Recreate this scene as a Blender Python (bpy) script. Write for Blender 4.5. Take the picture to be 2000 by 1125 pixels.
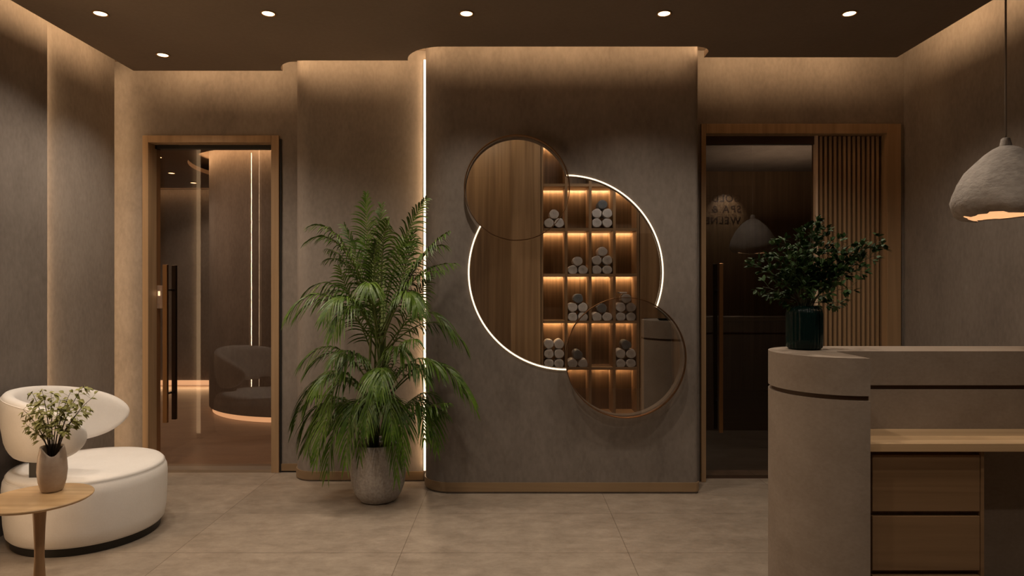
import bpy, bmesh, math, random
from mathutils import Vector, Matrix
PI = math.pi
for o in list(bpy.data.objects): bpy.data.objects.remove(o)
S = bpy.context.scene
C = S.collection

# ------------------------------------------------------------------ camera, world, exposure
F = 1270.0; HC = 1.40; CX, CY = 1000.0, 562.5
cd = bpy.data.cameras.new('camera'); cam = bpy.data.objects.new('camera', cd); C.objects.link(cam)
cd.sensor_width = 36; cd.lens = 36 * F / 2000; cd.clip_start = 0.02
cam.location = (0, 0, HC); cam.rotation_euler = (PI/2, 0, 0)
S.camera = cam
w = bpy.data.worlds.new('world'); S.world = w; w.use_nodes = True
w.node_tree.nodes['Background'].inputs[0].default_value = (0.02, 0.013, 0.008, 1)
w.node_tree.nodes['Background'].inputs[1].default_value = 1.0
S.view_settings.view_transform = 'Standard'; S.view_settings.look = 'None'
S.view_settings.gamma = 1; S.view_settings.use_curve_mapping = False
S.view_settings.exposure = 0.15

WARM = (1.0, 0.84, 0.67); LEDC = (1.0, 0.64, 0.34)
ZC = 2.95      # ceiling underside
COVE_W = 3.3   # watts per metre of hidden strip
DOWN_W = 37

def area(name, loc, direction, sx, sy, power, color=LEDC, up=(0, 0, 1), spread=None):
    l = bpy.data.lights.new(name, 'AREA'); l.shape = 'RECTANGLE'; l.size = sx; l.size_y = sy
    l.energy = power; l.color = color
    if spread: l.spread = spread
    o = bpy.data.objects.new(name, l); C.objects.link(o); o.location = loc
    z = -Vector(direction).normalized(); upv = Vector(up)
    x = upv.cross(z)
    if x.length < 1e-4: x = Vector((1, 0, 0))
    x.normalize(); y = z.cross(x)
    o.rotation_euler = Matrix((x, y, z)).transposed().to_euler()
    return o
def spot(name, loc, target, power, angle, blend=0.6, color=WARM, r=0.035):
    l = bpy.data.lights.new(name, 'SPOT'); l.energy = power; l.spot_size = angle; l.spot_blend = blend
    l.color = color; l.shadow_soft_size = r
    o = bpy.data.objects.new(name, l); C.objects.link(o); o.location = loc
    o.rotation_euler = (Vector(target) - Vector(loc)).to_track_quat('-Z', 'Y').to_euler()
    return o

# ceiling lip outline, left to right (x, y)
def arc(cx, cy, r, a0, a1, n):
    return [(cx + r*math.cos(math.radians(a0+(a1-a0)*i/n)), cy + r*math.sin(math.radians(a0+(a1-a0)*i/n))) for i in range(n+1)]
lip = [(-2.70, -0.30), (-2.70, 4.64), (-1.64, 4.64)]
lip += arc(-1.42, 4.65, 0.22, 180, 270, 8)
lip += [(-0.71, 4.43)]
lip += arc(-0.44, 4.445, 0.27, 183, 270, 10)
lip += [(1.18, 4.175)]
lip += arc(1.18, 4.285, 0.11, 270, 360, 6)
lip += [(1.29, 4.37), (2.587, 4.37), (2.587, 3.40)]
# hidden cove strips: one lamp per straight run of the lip
def cove_lamps(pts, z, wpm):
    for (a, b) in zip(pts[:-1], pts[1:]):
        d = Vector((b[0]-a[0], b[1]-a[1], 0)); L = d.length
        if L < 0.05: continue
        n = Vector((-d.y, d.x, 0)).normalized()
        m = Vector(((a[0]+b[0])/2, (a[1]+b[1])/2, z)) - n*0.012
        area('cove_strip', m, n + Vector((0, 0, 1.05)), L*0.97, 0.02, wpm*L)
cove_pts = [(-2.70, 1.2), (-2.70, 4.64), (-1.64, 4.64), (-1.58, 4.49), (-1.42, 4.43), (-0.71, 4.43), (-0.63, 4.25), (-0.44, 4.175), (1.18, 4.175), (1.27, 4.23), (1.29, 4.37), (2.587, 4.37), (2.587, 3.45)]
cove_lamps(cove_pts, 3.008, COVE_W)

# ------------------------------------------------------------------ materials
def mat(name):
    m = bpy.data.materials.new(name); m.use_nodes = True
    nt = m.node_tree; b = nt.nodes['Principled BSDF']
    return m, nt, b
def nd(nt, t, **k):
    n = nt.nodes.new(t)
    for a, v in k.items(): setattr(n, a, v)
    return n
def plain(name, col, rough=0.5, metal=0, spec=0.5, emis=None, es=0):
    m, nt, b = mat(name); b.inputs['Base Color'].default_value = (*col, 1)
    b.inputs['Roughness'].default_value = rough; b.inputs['Metallic'].default_value = metal
    b.inputs['Specular IOR Level'].default_value = spec
    if emis: b.inputs['Emission Color'].default_value = (*emis, 1); b.inputs['Emission Strength'].default_value = es
    return m
def noisy(name, c1, c2, scale=3.0, stretch=(1, 1, 1), rough=0.7, bump=0.0, detail=8, c3=None, fine=40, spec=0.3, fineamt=0.35):
    m, nt, b = mat(name)
    tc = nd(nt, 'ShaderNodeTexCoord'); mp = nd(nt, 'ShaderNodeMapping'); mp.inputs['Scale'].default_value = stretch
    nt.links.new(tc.outputs['Object'], mp.inputs[0])
    n1 = nd(nt, 'ShaderNodeTexNoise'); n1.inputs['Scale'].default_value = scale; n1.inputs['Detail'].default_value = detail; n1.inputs['Roughness'].default_value = 0.65
    n2 = nd(nt, 'ShaderNodeTexNoise'); n2.inputs['Scale'].default_value = fine; n2.inputs['Detail'].default_value = 4
    nt.links.new(mp.outputs[0], n1.inputs[0]); nt.links.new(mp.outputs[0], n2.inputs[0])
    r = nd(nt, 'ShaderNodeValToRGB'); r.color_ramp.elements[0].position = 0.33; r.color_ramp.elements[1].position = 0.67
    r.color_ramp.elements[0].color = (*c1, 1); r.color_ramp.elements[1].color = (*c2, 1)
    mx = nd(nt, 'ShaderNodeMix', data_type='FLOAT'); mx.inputs[0].default_value = fineamt
    nt.links.new(n1.outputs[0], mx.inputs[2]); nt.links.new(n2.outputs[0], mx.inputs[3])
    nt.links.new(mx.outputs[0], r.inputs[0])
    nt.links.new(r.outputs[0], b.inputs['Base Color'])
    b.inputs['Roughness'].default_value = rough; b.inputs['Specular IOR Level'].default_value = spec
    if bump:
        bp = nd(nt, 'ShaderNodeBump'); bp.inputs['Strength'].default_value = bump; bp.inputs['Distance'].default_value = 0.01
        nt.links.new(mx.outputs[0], bp.inputs['Height']); nt.links.new(bp.outputs[0], b.inputs['Normal'])
    return m
def wood(name, c1, c2, axis='z', scale=1.0, rough=0.45, contrast=(0.3, 0.7)):
    st = {'z': (22, 22, 0.7), 'x': (0.7, 22, 22), 'y': (22, 0.7, 22)}[axis]
    m, nt, b = mat(name)
    tc = nd(nt, 'ShaderNodeTexCoord'); mp = nd(nt, 'ShaderNodeMapping'); mp.inputs['Scale'].default_value = [s*scale for s in st]
    nt.links.new(tc.outputs['Object'], mp.inputs[0])
    n1 = nd(nt, 'ShaderNodeTexNoise'); n1.inputs['Scale'].default_value = 1.0; n1.inputs['Detail'].default_value = 6; n1.inputs['Distortion'].default_value = 0.6
    nt.links.new(mp.outputs[0], n1.inputs[0])
    r = nd(nt, 'ShaderNodeValToRGB'); r.color_ramp.elements[0].position = contrast[0]; r.color_ramp.elements[1].position = contrast[1]
    r.color_ramp.elements[0].color = (*c1, 1); r.color_ramp.elements[1].color = (*c2, 1)
    nt.links.new(n1.outputs[0], r.inputs[0]); nt.links.new(r.outputs[0], b.inputs['Base Color'])
    b.inputs['Roughness'].default_value = rough
    bp = nd(nt, 'ShaderNodeBump'); bp.inputs['Strength'].default_value = 0.12; bp.inputs['Distance'].default_value = 0.004
    nt.links.new(n1.outputs[0], bp.inputs['Height']); nt.links.new(bp.outputs[0], b.inputs['Normal'])
    return m
def glass_mat(name, tint, refl, gcol=(1, 1, 1)):
    m = bpy.data.materials.new(name); m.use_nodes = True; nt = m.node_tree
    nt.nodes.remove(nt.nodes['Principled BSDF']); out = nt.nodes['Material Output']
    t = nd(nt, 'ShaderNodeBsdfTransparent'); t.inputs[0].default_value = (*tint, 1)
    g = nd(nt, 'ShaderNodeBsdfGlossy'); g.inputs['Roughness'].default_value = 0.0; g.inputs[0].default_value = (*gcol, 1)
    lw = nd(nt, 'ShaderNodeLayerWeight'); lw.inputs[0].default_value = 0.25
    mr = nd(nt, 'ShaderNodeMapRange'); mr.inputs['To Min'].default_value = refl; mr.inputs['To Max'].default_value = 1.0
    pw = nd(nt, 'ShaderNodeMath', operation='POWER'); pw.inputs[1].default_value = 2.2
    nt.links.new(lw.outputs['Facing'], pw.inputs[0]); nt.links.new(pw.outputs[0], mr.inputs['Value'])
    mr.inputs['To Max'].default_value = min(1, refl + 0.35)
    mx = nd(nt, 'ShaderNodeMixShader'); nt.links.new(mr.outputs[0], mx.inputs[0])
    nt.links.new(t.outputs[0], mx.inputs[1]); nt.links.new(g.outputs[0], mx.inputs[2]); nt.links.new(mx.outputs[0], out.inputs[0])
    return m
def emit(name, col, s): return plain(name, (0.8, 0.8, 0.8), 0.5, emis=col, es=s)

def tile_mat():
    m, nt, b = mat('stone_tile')
    tc = nd(nt, 'ShaderNodeTexCoord')
    mp = nd(nt, 'ShaderNodeMapping'); mp.inputs['Location'].default_value = (-(-0.585), -(3.438), 0)
    nt.links.new(tc.outputs['Object'], mp.inputs[0])
    br = nd(nt, 'ShaderNodeTexBrick'); br.offset = 0.0; br.squash = 1.0
    br.inputs['Scale'].default_value = 1.0; br.inputs['Brick Width'].default_value = 1.2; br.inputs['Row Height'].default_value = 0.6
    br.inputs['Mortar Size'].default_value = 0.0022; br.inputs['Mortar Smooth'].default_value = 0.3; br.inputs['Bias'].default_value = 0
    br.inputs['Color1'].default_value = (0.86, 0.86, 0.86, 1); br.inputs['Color2'].default_value = (1.0, 1.0, 1.0, 1); br.inputs['Mortar'].default_value = (0.45, 0.42, 0.4, 1)
    nt.links.new(mp.outputs[0], br.inputs[0])
    n1 = nd(nt, 'ShaderNodeTexNoise'); n1.inputs['Scale'].default_value = 5.0; n1.inputs['Detail'].default_value = 14; n1.inputs['Roughness'].default_value = 0.80; n1.inputs['Distortion'].default_value = 0.15
    mp2 = nd(nt, 'ShaderNodeMapping'); mp2.inputs['Scale'].default_value = (1.0, 1.7, 1)
    nt.links.new(tc.outputs['Object'], mp2.inputs[0]); nt.links.new(mp2.outputs[0], n1.inputs[0])
    r = nd(nt, 'ShaderNodeValToRGB'); r.color_ramp.elements[0].position = 0.36; r.color_ramp.elements[1].position = 0.66
    r.color_ramp.elements[0].color = (0.255, 0.205, 0.158, 1); r.color_ramp.elements[1].color = (0.42, 0.35, 0.28, 1)
    nt.links.new(n1.outputs[0], r.inputs[0])
    mu = nd(nt, 'ShaderNodeMix', data_type='RGBA', blend_type='MULTIPLY'); mu.inputs[0].default_value = 1.0
    nt.links.new(r.outputs[0], mu.inputs[6]); nt.links.new(br.outputs['Color'], mu.inputs[7])
    nt.links.new(mu.outputs[2], b.inputs['Base Color'])
    rr = nd(nt, 'ShaderNodeMapRange'); rr.inputs['To Min'].default_value = 0.28; rr.inputs['To Max'].default_value = 0.5
    nt.links.new(n1.outputs[0], rr.inputs['Value']); nt.links.new(rr.outputs[0], b.inputs['Roughness'])
    b.inputs['Specular IOR Level'].default_value = 0.35
    return m

M = {}
M['plaster'] = noisy('grey_brown_plaster', (0.20, 0.170, 0.148), (0.30, 0.260, 0.228), 2.2, (1.6, 1.6, 0.8), 0.75, 0.15, fine=30)
M['plaster_dark'] = noisy('dark_plaster', (0.150, 0.127, 0.110), (0.235, 0.203, 0.178), 2.4, (1.6, 1.6, 0.8), 0.75, 0.2, fine=28)
M['ceiling'] = noisy('brown_ceiling_paint', (0.22, 0.168, 0.127), (0.27, 0.208, 0.16), 1.3, (1, 1, 1), 0.8, 0.0)
M['desk'] = noisy('desk_concrete', (0.25, 0.195, 0.15), (0.34, 0.275, 0.22), 4.0, (1, 1, 1.3), 0.65, 0.1, fine=60, fineamt=0.3)
M['tile'] = tile_mat()
M['oak'] = wood('oak_frame', (0.32, 0.205, 0.11), (0.45, 0.30, 0.17), 'z')
M['oak_x'] = wood('oak_horizontal', (0.25, 0.155, 0.08), (0.35, 0.23, 0.125), 'x')
M['base'] = wood('oak_skirting', (0.22, 0.145, 0.08), (0.30, 0.20, 0.11), 'x', 0.6)
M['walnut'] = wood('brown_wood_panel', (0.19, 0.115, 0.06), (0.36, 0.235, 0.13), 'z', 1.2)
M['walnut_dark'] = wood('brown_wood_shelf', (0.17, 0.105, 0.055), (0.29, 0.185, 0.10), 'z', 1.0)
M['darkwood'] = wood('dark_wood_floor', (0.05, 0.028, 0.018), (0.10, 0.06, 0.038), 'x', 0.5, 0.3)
M['drawer'] = wood('drawer_wood', (0.20, 0.115, 0.055), (0.29, 0.175, 0.09), 'x', 1.0)
M['worktop'] = wood('worktop_wood', (0.52, 0.34, 0.18), (0.72, 0.50, 0.29), 'x', 0.8, 0.35)
M['tabletop'] = wood('table_oak', (0.38, 0.235, 0.11), (0.58, 0.40, 0.22), 'x', 0.9, 0.35)
M['tableleg'] = wood('table_leg_oak', (0.30, 0.17, 0.08), (0.40, 0.24, 0.12), 'z', 0.9, 0.4)
M['bronze'] = plain('brushed_bronze', (0.30, 0.17, 0.08), 0.32, 1.0)
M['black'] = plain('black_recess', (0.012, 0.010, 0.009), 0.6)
M['blackmetal'] = plain('black_metal', (0.02, 0.018, 0.016), 0.4, 0.3)
M['groove'] = plain('groove_brown', (0.10, 0.055, 0.03), 0.6)
M['boucle'] = noisy('white_boucle', (0.80, 0.765, 0.73), (0.86, 0.83, 0.80), 6, (1, 1, 1), 0.9, 0.08, fine=120, spec=0.15)
M['towel_white'] = noisy('white_towel', (0.50, 0.47, 0.45), (0.66, 0.62, 0.60), 30, (1, 1, 1), 0.95, 0.5, fine=160, spec=0.1)
M['towel_grey'] = noisy('grey_towel', (0.12, 0.13, 0.14), (0.19, 0.20, 0.21), 30, (1, 1, 1), 0.95, 0.5, fine=160, spec=0.1)
M['pot'] = noisy('pot_concrete', (0.25, 0.225, 0.205), (0.44, 0.41, 0.385), 9, (1, 1, 1), 0.8, 0.3, fine=70, fineamt=0.5)
M['soil'] = noisy('dark_soil', (0.015, 0.010, 0.007), (0.05, 0.035, 0.022), 30, rough=0.95, bump=0.6)
M['palm_leaf'] = noisy('palm_green', (0.020, 0.058, 0.004), (0.11, 0.195, 0.014), 5, rough=0.42, spec=0.5)
M['palm_stem'] = noisy('palm_stem', (0.10, 0.16, 0.04), (0.18, 0.20, 0.06), 8, rough=0.5)
M['dark_leaf'] = noisy('dark_green_leaf', (0.012, 0.036, 0.010), (0.050, 0.100, 0.022), 14, rough=0.6, spec=0.25)
M['light_leaf'] = noisy('yellow_green_leaf', (0.17, 0.18, 0.04), (0.42, 0.40, 0.13), 14, rough=0.5, spec=0.4)
M['twig'] = plain('dark_twig', (0.03, 0.018, 0.012), 0.7)
M['branch_stem'] = plain('green_brown_stem', (0.05, 0.05, 0.02), 0.6)
M['vase_stone'] = noisy('beige_ceramic', (0.40, 0.30, 0.23), (0.52, 0.42, 0.34), 12, rough=0.4, spec=0.4)
M['shade'] = noisy('rough_plaster_shade', (0.30, 0.265, 0.235), (0.52, 0.47, 0.43), 9, (1, 1, 1.6), 0.9, 1.0, fine=45, fineamt=0.3)
M['shade_in'] = plain('shade_inside', (0.80, 0.66, 0.54), 0.7)
M['cord'] = plain('grey_cord', (0.32, 0.28, 0.25), 0.6)
M['led'] = emit('led_strip_light', (1.0, 0.74, 0.50), 1.5)
M['led_ring'] = emit('led_ring_light', (1.0, 0.74, 0.48), 1.7)
M['led_base'] = emit('led_base_light', (1.0, 0.55, 0.28), 0.75)
M['led_wall'] = emit('wall_led_light', (1.0, 0.66, 0.38), 8.0)
M['lamp'] = emit('lamp_disc', (1.0, 0.62, 0.30), 6.0)
M['bulb'] = emit('bulb_light', (1.0, 0.72, 0.46), 8.0)
M['lampring'] = plain('downlight_trim', (0.45, 0.28, 0.15), 0.4, 0.6)
M['door_glass'] = glass_mat('bronze_door_glass', (0.76, 0.64, 0.55), 0.05)
M['door_glass2'] = glass_mat('dark_door_glass', (0.52, 0.43, 0.36), 0.09)
M['disc_glass'] = glass_mat('round_mirror_glass', (0.90, 0.86, 0.81), 0.07)
M['disc_glass2'] = glass_mat('round_mirror_glass_strong', (0.90, 0.85, 0.79), 0.34)
M['steel'] = plain('satin_metal', (0.5, 0.42, 0.34), 0.35, 0.8)
M['sign'] = plain('dark_sign_letters', (0.02, 0.012, 0.008), 0.5)
m, nt, b = mat('green_vase_glass'); b.inputs['Base Color'].default_value = (0.012, 0.045, 0.040, 1); b.inputs['Roughness'].default_value = 0.08
b.inputs['Transmission Weight'].default_value = 0.75; b.inputs['IOR'].default_value = 1.3; M['green_glass'] = m
m, nt, b = mat('vase_water'); b.inputs['Base Color'].default_value = (0.02, 0.09, 0.08, 1); b.inputs['Roughness'].default_value = 0.1
b.inputs['Transmission Weight'].default_value = 0.5; b.inputs['IOR'].default_value = 1.33; M['water'] = m

# ------------------------------------------------------------------ mesh helpers
def add_box(bm, x0, x1, y0, y1, z0, z1):
    v = [bm.verts.new(p) for p in ((x0,y0,z0),(x1,y0,z0),(x1,y1,z0),(x0,y1,z0),(x0,y0,z1),(x1,y0,z1),(x1,y1,z1),(x0,y1,z1))]
    for f in ((0,3,2,1),(4,5,6,7),(0,1,5,4),(1,2,6,5),(2,3,7,6),(3,0,4,7)): bm.faces.new([v[i] for i in f])
    return v
def add_prism(bm, pts, z0, z1, caps=True):
    """pts counter-clockwise (x, y)"""
    a = [bm.verts.new((x, y, z0)) for x, y in pts]; b_ = [bm.verts.new((x, y, z1)) for x, y in pts]
    n = len(pts)
    for i in range(n): bm.faces.new((a[i], a[(i+1) % n], b_[(i+1) % n], b_[i]))
    if caps:
        f1 = bm.faces.new(list(reversed(a))); f2 = bm.faces.new(b_)
        bmesh.ops.triangulate(bm, faces=[f1, f2])
def add_sheet(bm, pts, z0, z1, thick):
    """open vertical wall following pts, thickness to the left of travel"""
    n = len(pts); off = []
    for i in range(n):
        p = Vector(pts[i]); a = Vector(pts[max(i-1, 0)]); c = Vector(pts[min(i+1, n-1)])
        d1 = (p-a).normalized() if i > 0 else (c-p).normalized(); d2 = (c-p).normalized() if i < n-1 else d1
        t = (d1+d2).normalized(); nn = Vector((-t.y, t.x)); k = 1/max(0.5, nn.dot(Vector((-d1.y, d1.x))))
        off.append(p + nn*thick*k)
    add_prism(bm, [tuple(p) for p in pts] + [tuple(p) for p in reversed(off)], z0, z1)
def add_lathe(bm, prof, cx=0, cy=0, n=48, cap0=False, cap1=False, fn=None):
    rings = []
    for r, z in prof:
        ring = []
        for i in range(n):
            a = 2*PI*i/n; rr, zz = (fn(a, r, z) if fn else (r, z))
            ring.append(bm.verts.new((cx + rr*math.cos(a), cy + rr*math.sin(a), zz)))
        rings.append(ring)
    for a, b_ in zip(rings[:-1], rings[1:]):
        for i in range(n): bm.faces.new((a[i], a[(i+1) % n], b_[(i+1) % n], b_[i]))
    if cap0: bm.faces.new(list(reversed(rings[0])))
    if cap1: bm.faces.new(rings[-1])
def add_tube(bm, pts, r, n=8, closed=False, cap=True):
    pts = [Vector(p) for p in pts]; m = len(pts); rings = []
    if m < 2: return
    rs = r if isinstance(r, (list, tuple)) else [r]*m
    ref = None
    for i in range(m):
        a = pts[(i-1) % m] if (closed or i > 0) else pts[i]; c = pts[(i+1) % m] if (closed or i < m-1) else pts[i]
        t = (c-a).normalized()
        if ref is None:
            ref = Vector((0, 0, 1)) if abs(t.z) < 0.9 else Vector((1, 0, 0))
        u = (ref - t*ref.dot(t)).normalized(); v = t.cross(u); ref = u
        rings.append([bm.verts.new(pts[i] + (u*math.cos(2*PI*k/n) + v*math.sin(2*PI*k/n))*rs[i]) for k in range(n)])
    for i in range(m if closed else m-1):
        a = rings[i]; b_ = rings[(i+1) % m]
        for k in range(n): bm.faces.new((a[k], a[(k+1) % n], b_[(k+1) % n], b_[k]))
    if cap and not closed:
        bm.faces.new(list(reversed(rings[0]))); bm.faces.new(rings[-1])
def obj(name, bm, m, parent=None, smooth=False, bevel=0, auto=False):
    bmesh.ops.recalc_face_normals(bm, faces=bm.faces)
    off = Vector(parent.get('_org', (0, 0, 0))) if parent is not None else Vector((0, 0, 0))
    me = bpy.data.meshes.new(name); 
    if off.length: bmesh.ops.translate(bm, verts=bm.verts, vec=-off)
    bm.to_mesh(me); bm.free()
    me.materials.append(m if not isinstance(m, str) else M[m])
    o = bpy.data.objects.new(name, me); C.objects.link(o)
    if parent is not None:
        o.parent = parent; o['_org'] = tuple(off)
    if smooth or auto:
        for p in me.polygons: p.use_smooth = True
    if auto:
        try: me.set_sharp_from_angle(angle=math.radians(35))
        except Exception: pass
    if bevel:
        md = o.modifiers.new('bevel', 'BEVEL'); md.width = bevel; md.segments = 2; md.limit_method = 'ANGLE'
    return o
def thing(name, label, cat, loc=(0, 0, 0), group=None):
    o = bpy.data.objects.new(name, None); C.objects.link(o); o.location = loc; o.empty_display_size = 0.05
    o['label'] = label; o['category'] = cat; o['_org'] = tuple(loc)
    if group: o['group'] = group
    return o
def tag(o, label, cat, group=None):
    o['label'] = label; o['category'] = cat
    if group: o['group'] = group
    return o
def struct(name, bm, m, auto=False, **k):
    o = obj(name, bm, m, auto=auto, **k); o['kind'] = 'structure'; return o
def sroot(name, loc=(0, 0, 0)):
    o = bpy.data.objects.new(name, None); C.objects.link(o); o.location = loc; o['kind'] = 'structure'; o['_org'] = tuple(loc); o.empty_display_size = 0.05
    return o
def B(): return bmesh.new()
def box(name, x0, x1, y0, y1, z0, z1, m, parent=None, bevel=0):
    bm = B(); add_box(bm, x0, x1, y0, y1, z0, z1); return obj(name, bm, m, parent, bevel=bevel)
def sbox(name, x0, x1, y0, y1, z0, z1, m):
    o = box(name, x0, x1, y0, y1, z0, z1, m); o['kind'] = 'structure'; return o
def pix(px, py, D): return Vector(((px-CX)*D/F, D, HC - (py-CY)*D/F))

# ------------------------------------------------------------------ the room shell
ZT = 3.12
bm = B(); add_prism(bm, [(-3.3, -0.5), (4.9, -0.5), (4.9, 5.0), (-3.3, 5.0)], -0.1, 0.0)
struct('floor', bm, 'tile')
bm = B()
poly = [(-3.2, -0.30)] + [(-2.70, -0.30)] + lip[1:] + [(4.7, 3.40), (4.7, -0.30)]
poly = [(-2.70, -0.30)] + [(4.70, -0.30), (4.70, 3.40)] + list(reversed(lip[1:]))
pl = []
for p in poly:
    if not pl or math.dist(p, pl[-1]) > 0.004: pl.append(p)
vb = [bm.verts.new((x, y, ZC)) for x, y in pl]; nP = len(pl)
es = [bm.edges.new((vb[i], vb[(i+1) % nP])) for i in range(nP)]
bmesh.ops.triangle_fill(bm, edges=es, use_beauty=True)
fs = list(bm.faces); vt = {v: bm.verts.new(v.co + Vector((0, 0, 0.04))) for v in vb}
for f in fs: bm.faces.new([vt[v] for v in reversed(f.verts)])
for i in range(nP): bm.faces.new((vb[i], vb[(i+1) % nP], vt[vb[(i+1) % nP]], vt[vb[i]]))
struct('ceiling', bm, 'ceiling')
bm = B(); add_box(bm, -3.3, 4.9, -0.5, 5.0, ZT, ZT+0.08); struct('ceiling_upper', bm, 'ceiling')
# back wall, left part with the door hole
YB = 4.946
bm = B()
for a in ((-3.2, -2.80, 0, ZT), (-1.766, -1.30, 0, ZT), (-2.80, -1.766, 2.556, ZT)):
    add_box(bm, a[0], a[1], YB, YB+0.14, a[2], a[3])
struct('wall_back', bm, 'plaster')
# left wall and its two slabs
sbox('wall_left', -3.2, -3.05, -0.30, YB, 0, ZT, 'plaster')
sbox('wall_left_slab', -3.05, -2.88, 2.96, 4.03, 0, ZT, 'plaster_dark')
sbox('wall_left_slab', -3.05, -2.935, 4.03, 4.80, 0, ZT, 'plaster')
sbox('wall_left_slab', -3.05, -2.90, 2.63, 2.88, 0, ZT, 'plaster_dark')
sbox('wall_left_slab', -3.05, -2.90, -0.30, 2.55, 0, ZT, 'plaster_dark')
# bulge beside the plant
def rounded(x0, x1, y0, y1, rl, rr, n=10):
    p = [(x0, y1)]
    p += [(x0+rl+rl*math.cos(t), y0+rl+rl*math.sin(t)) for t in [PI + PI/2*i/n for i in range(n+1)]]
    p += [(x1-rr+rr*math.cos(t), y0+rr+rr*math.sin(t)) for t in [1.5*PI + PI/2*i/n for i in range(n+1)]]
    p += [(x1, y1)]
    return p
bm = B(); add_prism(bm, rounded(-1.60, -0.56, 4.71, 5.08, 0.16, 0.005), 0.0, ZT); struct('wall_bulge', bm, 'plaster', auto=True)
bm = B(); add_prism(bm, rounded(-1.608, -0.64, 4.702, 4.96, 0.168, 0.003), 0.012, 0.072); struct('baseboard_bulge', bm, 'base', auto=True)
sbox('baseboard_back', -1.76, -1.605, 4.936, 4.95, 0.012, 0.065, 'base')
sbox('trim_5', -1.76, -1.600, 4.940, 4.95, 0.0, 0.012, 'black')
bm = B(); add_prism(bm, rounded(-1.595, -0.64, 4.717, 4.96, 0.16, 0.003), 0.0, 0.012); struct('trim_6', bm, 'black')

# feature wall with the round opening (union of three circles)
YF = 4.43
BX0, BX1 = -0.612, 1.272
big = (0.366, 1.506, 0.659); up = (0.033, 2.075, 0.350); low = (0.7646, 0.931, 0.400)
circ = [big, up, low]
def union_loop():
    # sample every circle, keep points outside the others, order by walking
    segs = []
    for k, (cx, cz, r) in enumerate(circ):
        N = 1440; keep = []
        for i in range(N):
            a = 2*PI*i/N; x = cx+r*math.cos(a); z = cz+r*math.sin(a)
            keep.append(all((x-c[0])**2+(z-c[1])**2 >= c[2]**2-1e-9 for j, c in enumerate(circ) if j != k))
        i = 0
        runs = []
        start = next(q for q in range(N) if keep[q] and not keep[q-1]) 
        cur = None
        for q in range(start, start+N+1):
            if keep[q % N] and cur is None: cur = q
            if (not keep[q % N] or q == start+N) and cur is not None:
                runs.append((k, cur, q-1)); cur = None
        for (kk, s, e) in runs:
            pts = []
            step = 12 if k == 0 else 16
            qs = list(range(s, e, step)) + [e]
            for q in qs:
                a = 2*PI*q/N; pts.append((cx+r*math.cos(a), cz+r*math.sin(a)))
            segs.append((k, pts))
    order = [segs.pop(0)]
    while segs:
        end = order[-1][1][-1]
        j = min(range(len(segs)), key=lambda s: (segs[s][1][0][0]-end[0])**2 + (segs[s][1][0][1]-end[1])**2)
        order.append(segs.pop(j))
    return order
arcs = union_loop()
hole = [p for k, pts in arcs for p in pts]
bm = B()
RL = 0.20
outer = [(BX0+RL, 0), (BX1-0.03, 0), (BX1-0.03, ZT), (BX0+RL, ZT)]
ov = [bm.verts.new((x, YF, z)) for x, z in outer]; hv = [bm.verts.new((x, YF, z)) for x, z in hole]
es = [bm.edges.new((ov[i], ov[(i+1) % 4])) for i in range(4)] + [bm.edges.new((hv[i], hv[(i+1) % len(hv)])) for i in range(len(hv))]
bmesh.ops.triangle_fill(bm, edges=es, use_beauty=True)
hb = [bm.verts.new((x, YF+0.07, z)) for x, z in hole]
for i in range(len(hole)):
    j = (i+1) % len(hole); bm.faces.new((hv[i], hv[j], hb[j], hb[i]))
# rounded left flank, right flank, back
side = [(BX0, 5.45), (BX0, YF+RL)] + [(BX0+RL+RL*math.cos(t), YF+RL+RL*math.sin(t)) for t in [PI + PI/2*i/12 for i in range(1, 13)]]
side2 = [(BX1-0.03+0.03*math.cos(t), YF+0.03+0.03*math.sin(t)) for t in [1.5*PI + PI/2*i/5 for i in range(6)]] + [(BX1, 4.72)]
for sd in (side, side2):
    a = [bm.verts.new((x, y, 0)) for x, y in sd]; b_ = [bm.verts.new((x, y, ZT)) for x, y in sd]
    for i in range(len(sd)-1): bm.faces.new((a[i], a[i+1], b_[i+1], b_[i]))
bmesh.ops.remove_doubles(bm, verts=bm.verts, dist=1e-5)
# face normals towards the room
o = obj('wall_feature', bm, 'plaster_dark'); o['kind'] = 'structure'
for p in o.data.polygons:
    if abs(p.normal.y) < 0.999 and p.center.x < BX0+RL+0.01: p.use_smooth = True
bm = B(); add_sheet(bm, [(BX0-0.008, 4.74), (BX0-0.008, YF+RL)] + [(BX0+RL+(RL+0.008)*math.cos(t), YF+RL+(RL+0.008)*math.sin(t)) for t in [PI+PI/2*i/12 for i in range(1, 13)]]
    + [(BX1-0.03+0.038*math.cos(t), YF+0.03+0.038*math.sin(t)) for t in [1.5*PI+PI/2*i/5 for i in range(6)]] + [(BX1+0.008, 4.69)], 0.014, 0.075, 0.007)
struct('baseboard_feature', bm, 'base', auto=True)

# right part of the back wall with its wide opening
YR = 4.71
bm = B()
for a in ((1.273, 1.365, 0, ZT), (2.807, 3.0, 0, ZT), (1.365, 2.807, 2.585, ZT)): add_box(bm, a[0], a[1], YR, YR+0.14, a[2], a[3])
struct('wall_back_right', bm, 'plaster')
bm = B(); add_box(bm, 2.837, 3.0, 3.45, 4.72, 0, ZT); add_box(bm, 3.0, 4.9, 3.45, 3.6, 0, ZT); add_box(bm, 4.7, 4.9, -0.3, 3.45, 0, ZT)
struct('wall_right', bm, 'plaster')
# wall behind the camera, wood clad
sbox('wall_front', 2.15, 4.9, -0.5, -0.30, 0, ZT, 'walnut_dark')
sbox('wall_front', -3.2, 2.15, -0.5, -0.30, 0, ZT, 'darkwood')

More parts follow.
